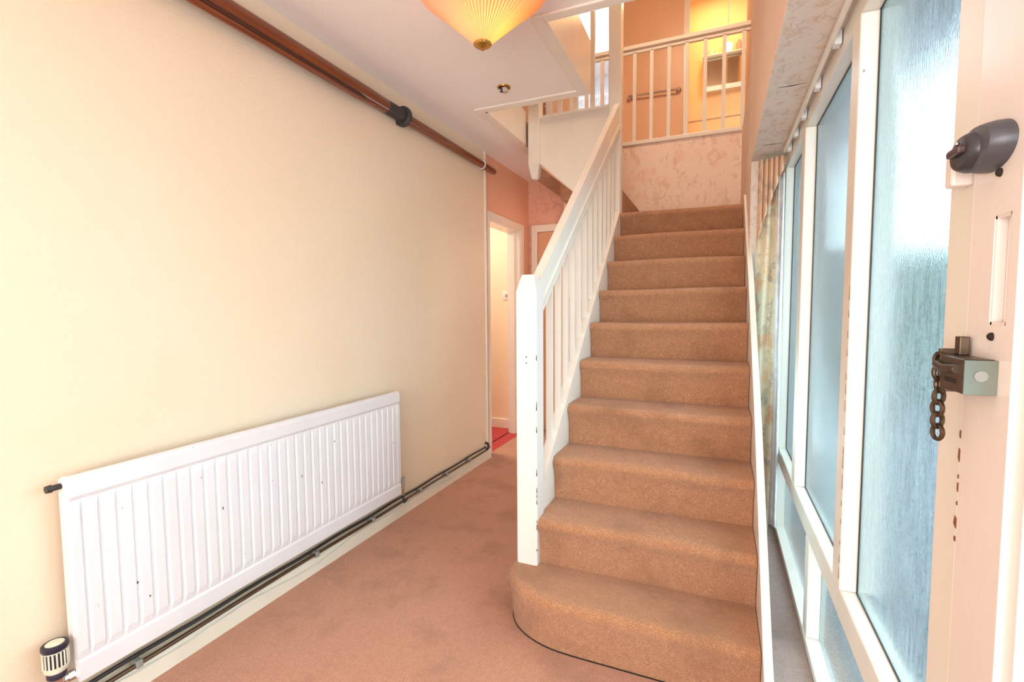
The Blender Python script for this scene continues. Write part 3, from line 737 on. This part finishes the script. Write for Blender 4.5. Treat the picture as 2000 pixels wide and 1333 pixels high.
obj('valve_body', tube([(tc[0], tc[1], .150), (tc[0], tc[1], .216)], [.013, .019], 14), 'chrome', tv, True)
obj('union_nut', tube([(tc[0], tc[1] + .008, .195), (tc[0], tc[1] + .022, .195), (tc[0], tc[1] + .023, .195), (tc[0], tc[1] + .045, .195)], [.010, .010, .015, .015], 6), 'chrome', tv)
obj('pipe_tail', tube([(tc[0], tc[1], .155), (tc[0], tc[1], .115), (tc[0] - .004, tc[1] + .03, .103)], .0075, 10), 'copper', tv, True)

# mast pole along the top of the left wall
ml = thing('wooden_pole', (XL + .05, 2.0, 2.45), 'long varnished brown pole with a black collar fixed high on left wall', 'pole')
px, pz = XL + .045, 2.455
obj('thick_pole', tube([(px, .4, pz), (px, 2.20, pz), (px, 2.40, pz)], [.043, .041, .037], 28), 'wood', ml, True)
obj('thin_pole', tube([(px, 2.50, pz), (px, 3.70, pz), (px, 3.81, pz), (px, 3.835, pz), (px, 3.845, pz)], [.031, .029, .028, .022, .008], 24), 'wood', ml, True)
obj('groove', tube([(px + .026, .4, pz - .038), (px + .022, 2.1, pz - .034), (px + .012, 2.25, pz - .024)], [.013, .011, .004], 10), 'wood_dark', ml, True)
obj('lower_rail', tube([(px + .022, .4, pz - .056), (px + .017, 2.1, pz - .050), (px + .010, 2.27, pz - .030)], [.014, .012, .006], 14), 'wood', ml, True)
obj('collar_sleeve', tube([(px, 2.36, pz), (px, 2.52, pz)], [.0385, .040], 28), 'dark_iron', ml, True)
obj('collar_flange', tube([(px, 2.515, pz), (px, 2.52, pz), (px, 2.54, pz), (px, 2.545, pz)], [.050, .060, .060, .052], 28), 'dark_iron', ml, True)
obj('end_ring', torus((px, 3.60, pz), .031, .031, .006, Matrix(), 24, 8), 'white_plastic', ml, True)
obj('wall_bracket', box(XL, px - .025, 3.595, 3.605, pz - .012, pz + .012), 'white_plastic', ml)
obj('wall_bracket', box(XL, px - .03, 1.0, 1.03, pz - .012, pz + .012), 'dark_iron', ml)

# ---------------------------------------------------------------- ceiling things
lc = (-.165, 1.74)
pl = thing('pendant_lamp', (lc[0], lc[1], 2.30), 'glowing pleated cone lampshade with brass finial under the ceiling', 'lamp')
NP = 120
obj('lamp_shade', lathe([(.026, 0), (.095, .066), (.165, .132), (.232, .192), (.243, .205), (.238, .218), (.14, .255), (.06, .285)], (lc[0], lc[1], 2.30), NP, pleat=1, amp=.055), 'shade', pl)
sh = [o for o in pl.children if o.name.startswith('lamp_shade')][0]; sh.data.materials.append(M['shade_fold'])
for i, f in enumerate(sh.data.polygons):
    f.material_index = 1 if (i % NP) % 2 else 0
bm = bmesh.new(); bmesh.ops.create_uvsphere(bm, u_segments=16, v_segments=10, radius=.03, matrix=Matrix.Translation((lc[0], lc[1], 2.43)))
obj('lamp_rod', tube([(lc[0], lc[1], 2.29), (lc[0], lc[1], 2.60)], .004, 8), 'brass', pl)
bm.free()
obj('finial', lathe([(.030, .006), (.034, .0), (.030, -.006), (.016, -.012), (.006, -.016), (.006, -.022), (.001, -.025)], (lc[0], lc[1], 2.302), 36, pleat=1, amp=.07), 'brass', pl)
obj('ceiling_rose', lathe([(.05, 0), (.045, -.02), (.01, -.03)], (lc[0], lc[1], ZC), 24), 'white_plastic', pl, True)

cf = thing('ceiling_fitting', (-.515, 2.736, ZC - .03), 'small broken chrome fitting hanging from a hole in the ceiling', 'fitting')
fc = (-.515, 2.736, ZC)
obj('ring', torus((fc[0], fc[1], fc[2] - .003), .036, .036, .005, Matrix.Rotation(R(90), 4, 'X'), 24, 8), 'brass', cf, True)
obj('dark_cavity', lathe([(.034, -.001), (.001, -.0012)], fc, 20), 'hole', cf)
obj('metal_cup', tube([(fc[0] + .006, fc[1], fc[2] - .002), (fc[0] + .010, fc[1], fc[2] - .032)], [.022, .017], 10), 'chrome', cf)
obj('loose_terminal', box(fc[0] - .022, fc[0] - .006, fc[1] - .012, fc[1] + .004, fc[2] - .030, fc[2] - .002, .002), 'dark_iron', cf)
obj('wire', tube([(fc[0] - .02, fc[1], fc[2]), (fc[0] - .026, fc[1] - .01, fc[2] - .012), (fc[0] - .012, fc[1] - .014, fc[2] - .025)], .002, 6), 'white_plastic', cf)

# switch in side room
sw = thing('light_switch', (-1.375, 4.71, 1.42), 'small white light switch on the bright side room wall', 'switch')
obj('switch_plate', box(-1.42, -1.335, 4.722, 4.73, 1.385, 1.47, .003), 'white_plastic', sw)
obj('rocker', box(-1.385, -1.370, 4.715, 4.722, 1.415, 1.44, .001), 'grey_plastic', sw)

# ---------------------------------------------------------------- outside
struct('ground_outside', box(1.2, 14, -4, 22, -.2, -.05), 'paving')
struct('ceiling_porch', box(1.14, 1.72, YB, 6.2, 2.32, 2.42), 'render')
def hedge(name, x0, x1, y0, y1, h, label):
    bm = bmesh.new(); bmesh.ops.create_grid(bm, x_segments=26, y_segments=26, size=.5)
    bm.free(); bm = box(x0, x1, y0, y1, -.05, h); bmesh.ops.subdivide_edges(bm, edges=bm.edges[:], cuts=14, use_grid_fill=True)
    for v in bm.verts:
        if v.co.z > 0: v.co += Vector((random.uniform(-.1, .1), random.uniform(-.1, .1), random.uniform(-.1, .1)))
    o = obj(name, bm, 'hedge'); o['label'] = label; o['category'] = 'hedge'
hedge('garden_hedge', 1.6, 9.5, 8.5, 9.6, 2.1, 'pale green garden hedge blurred behind the obscure window glass')
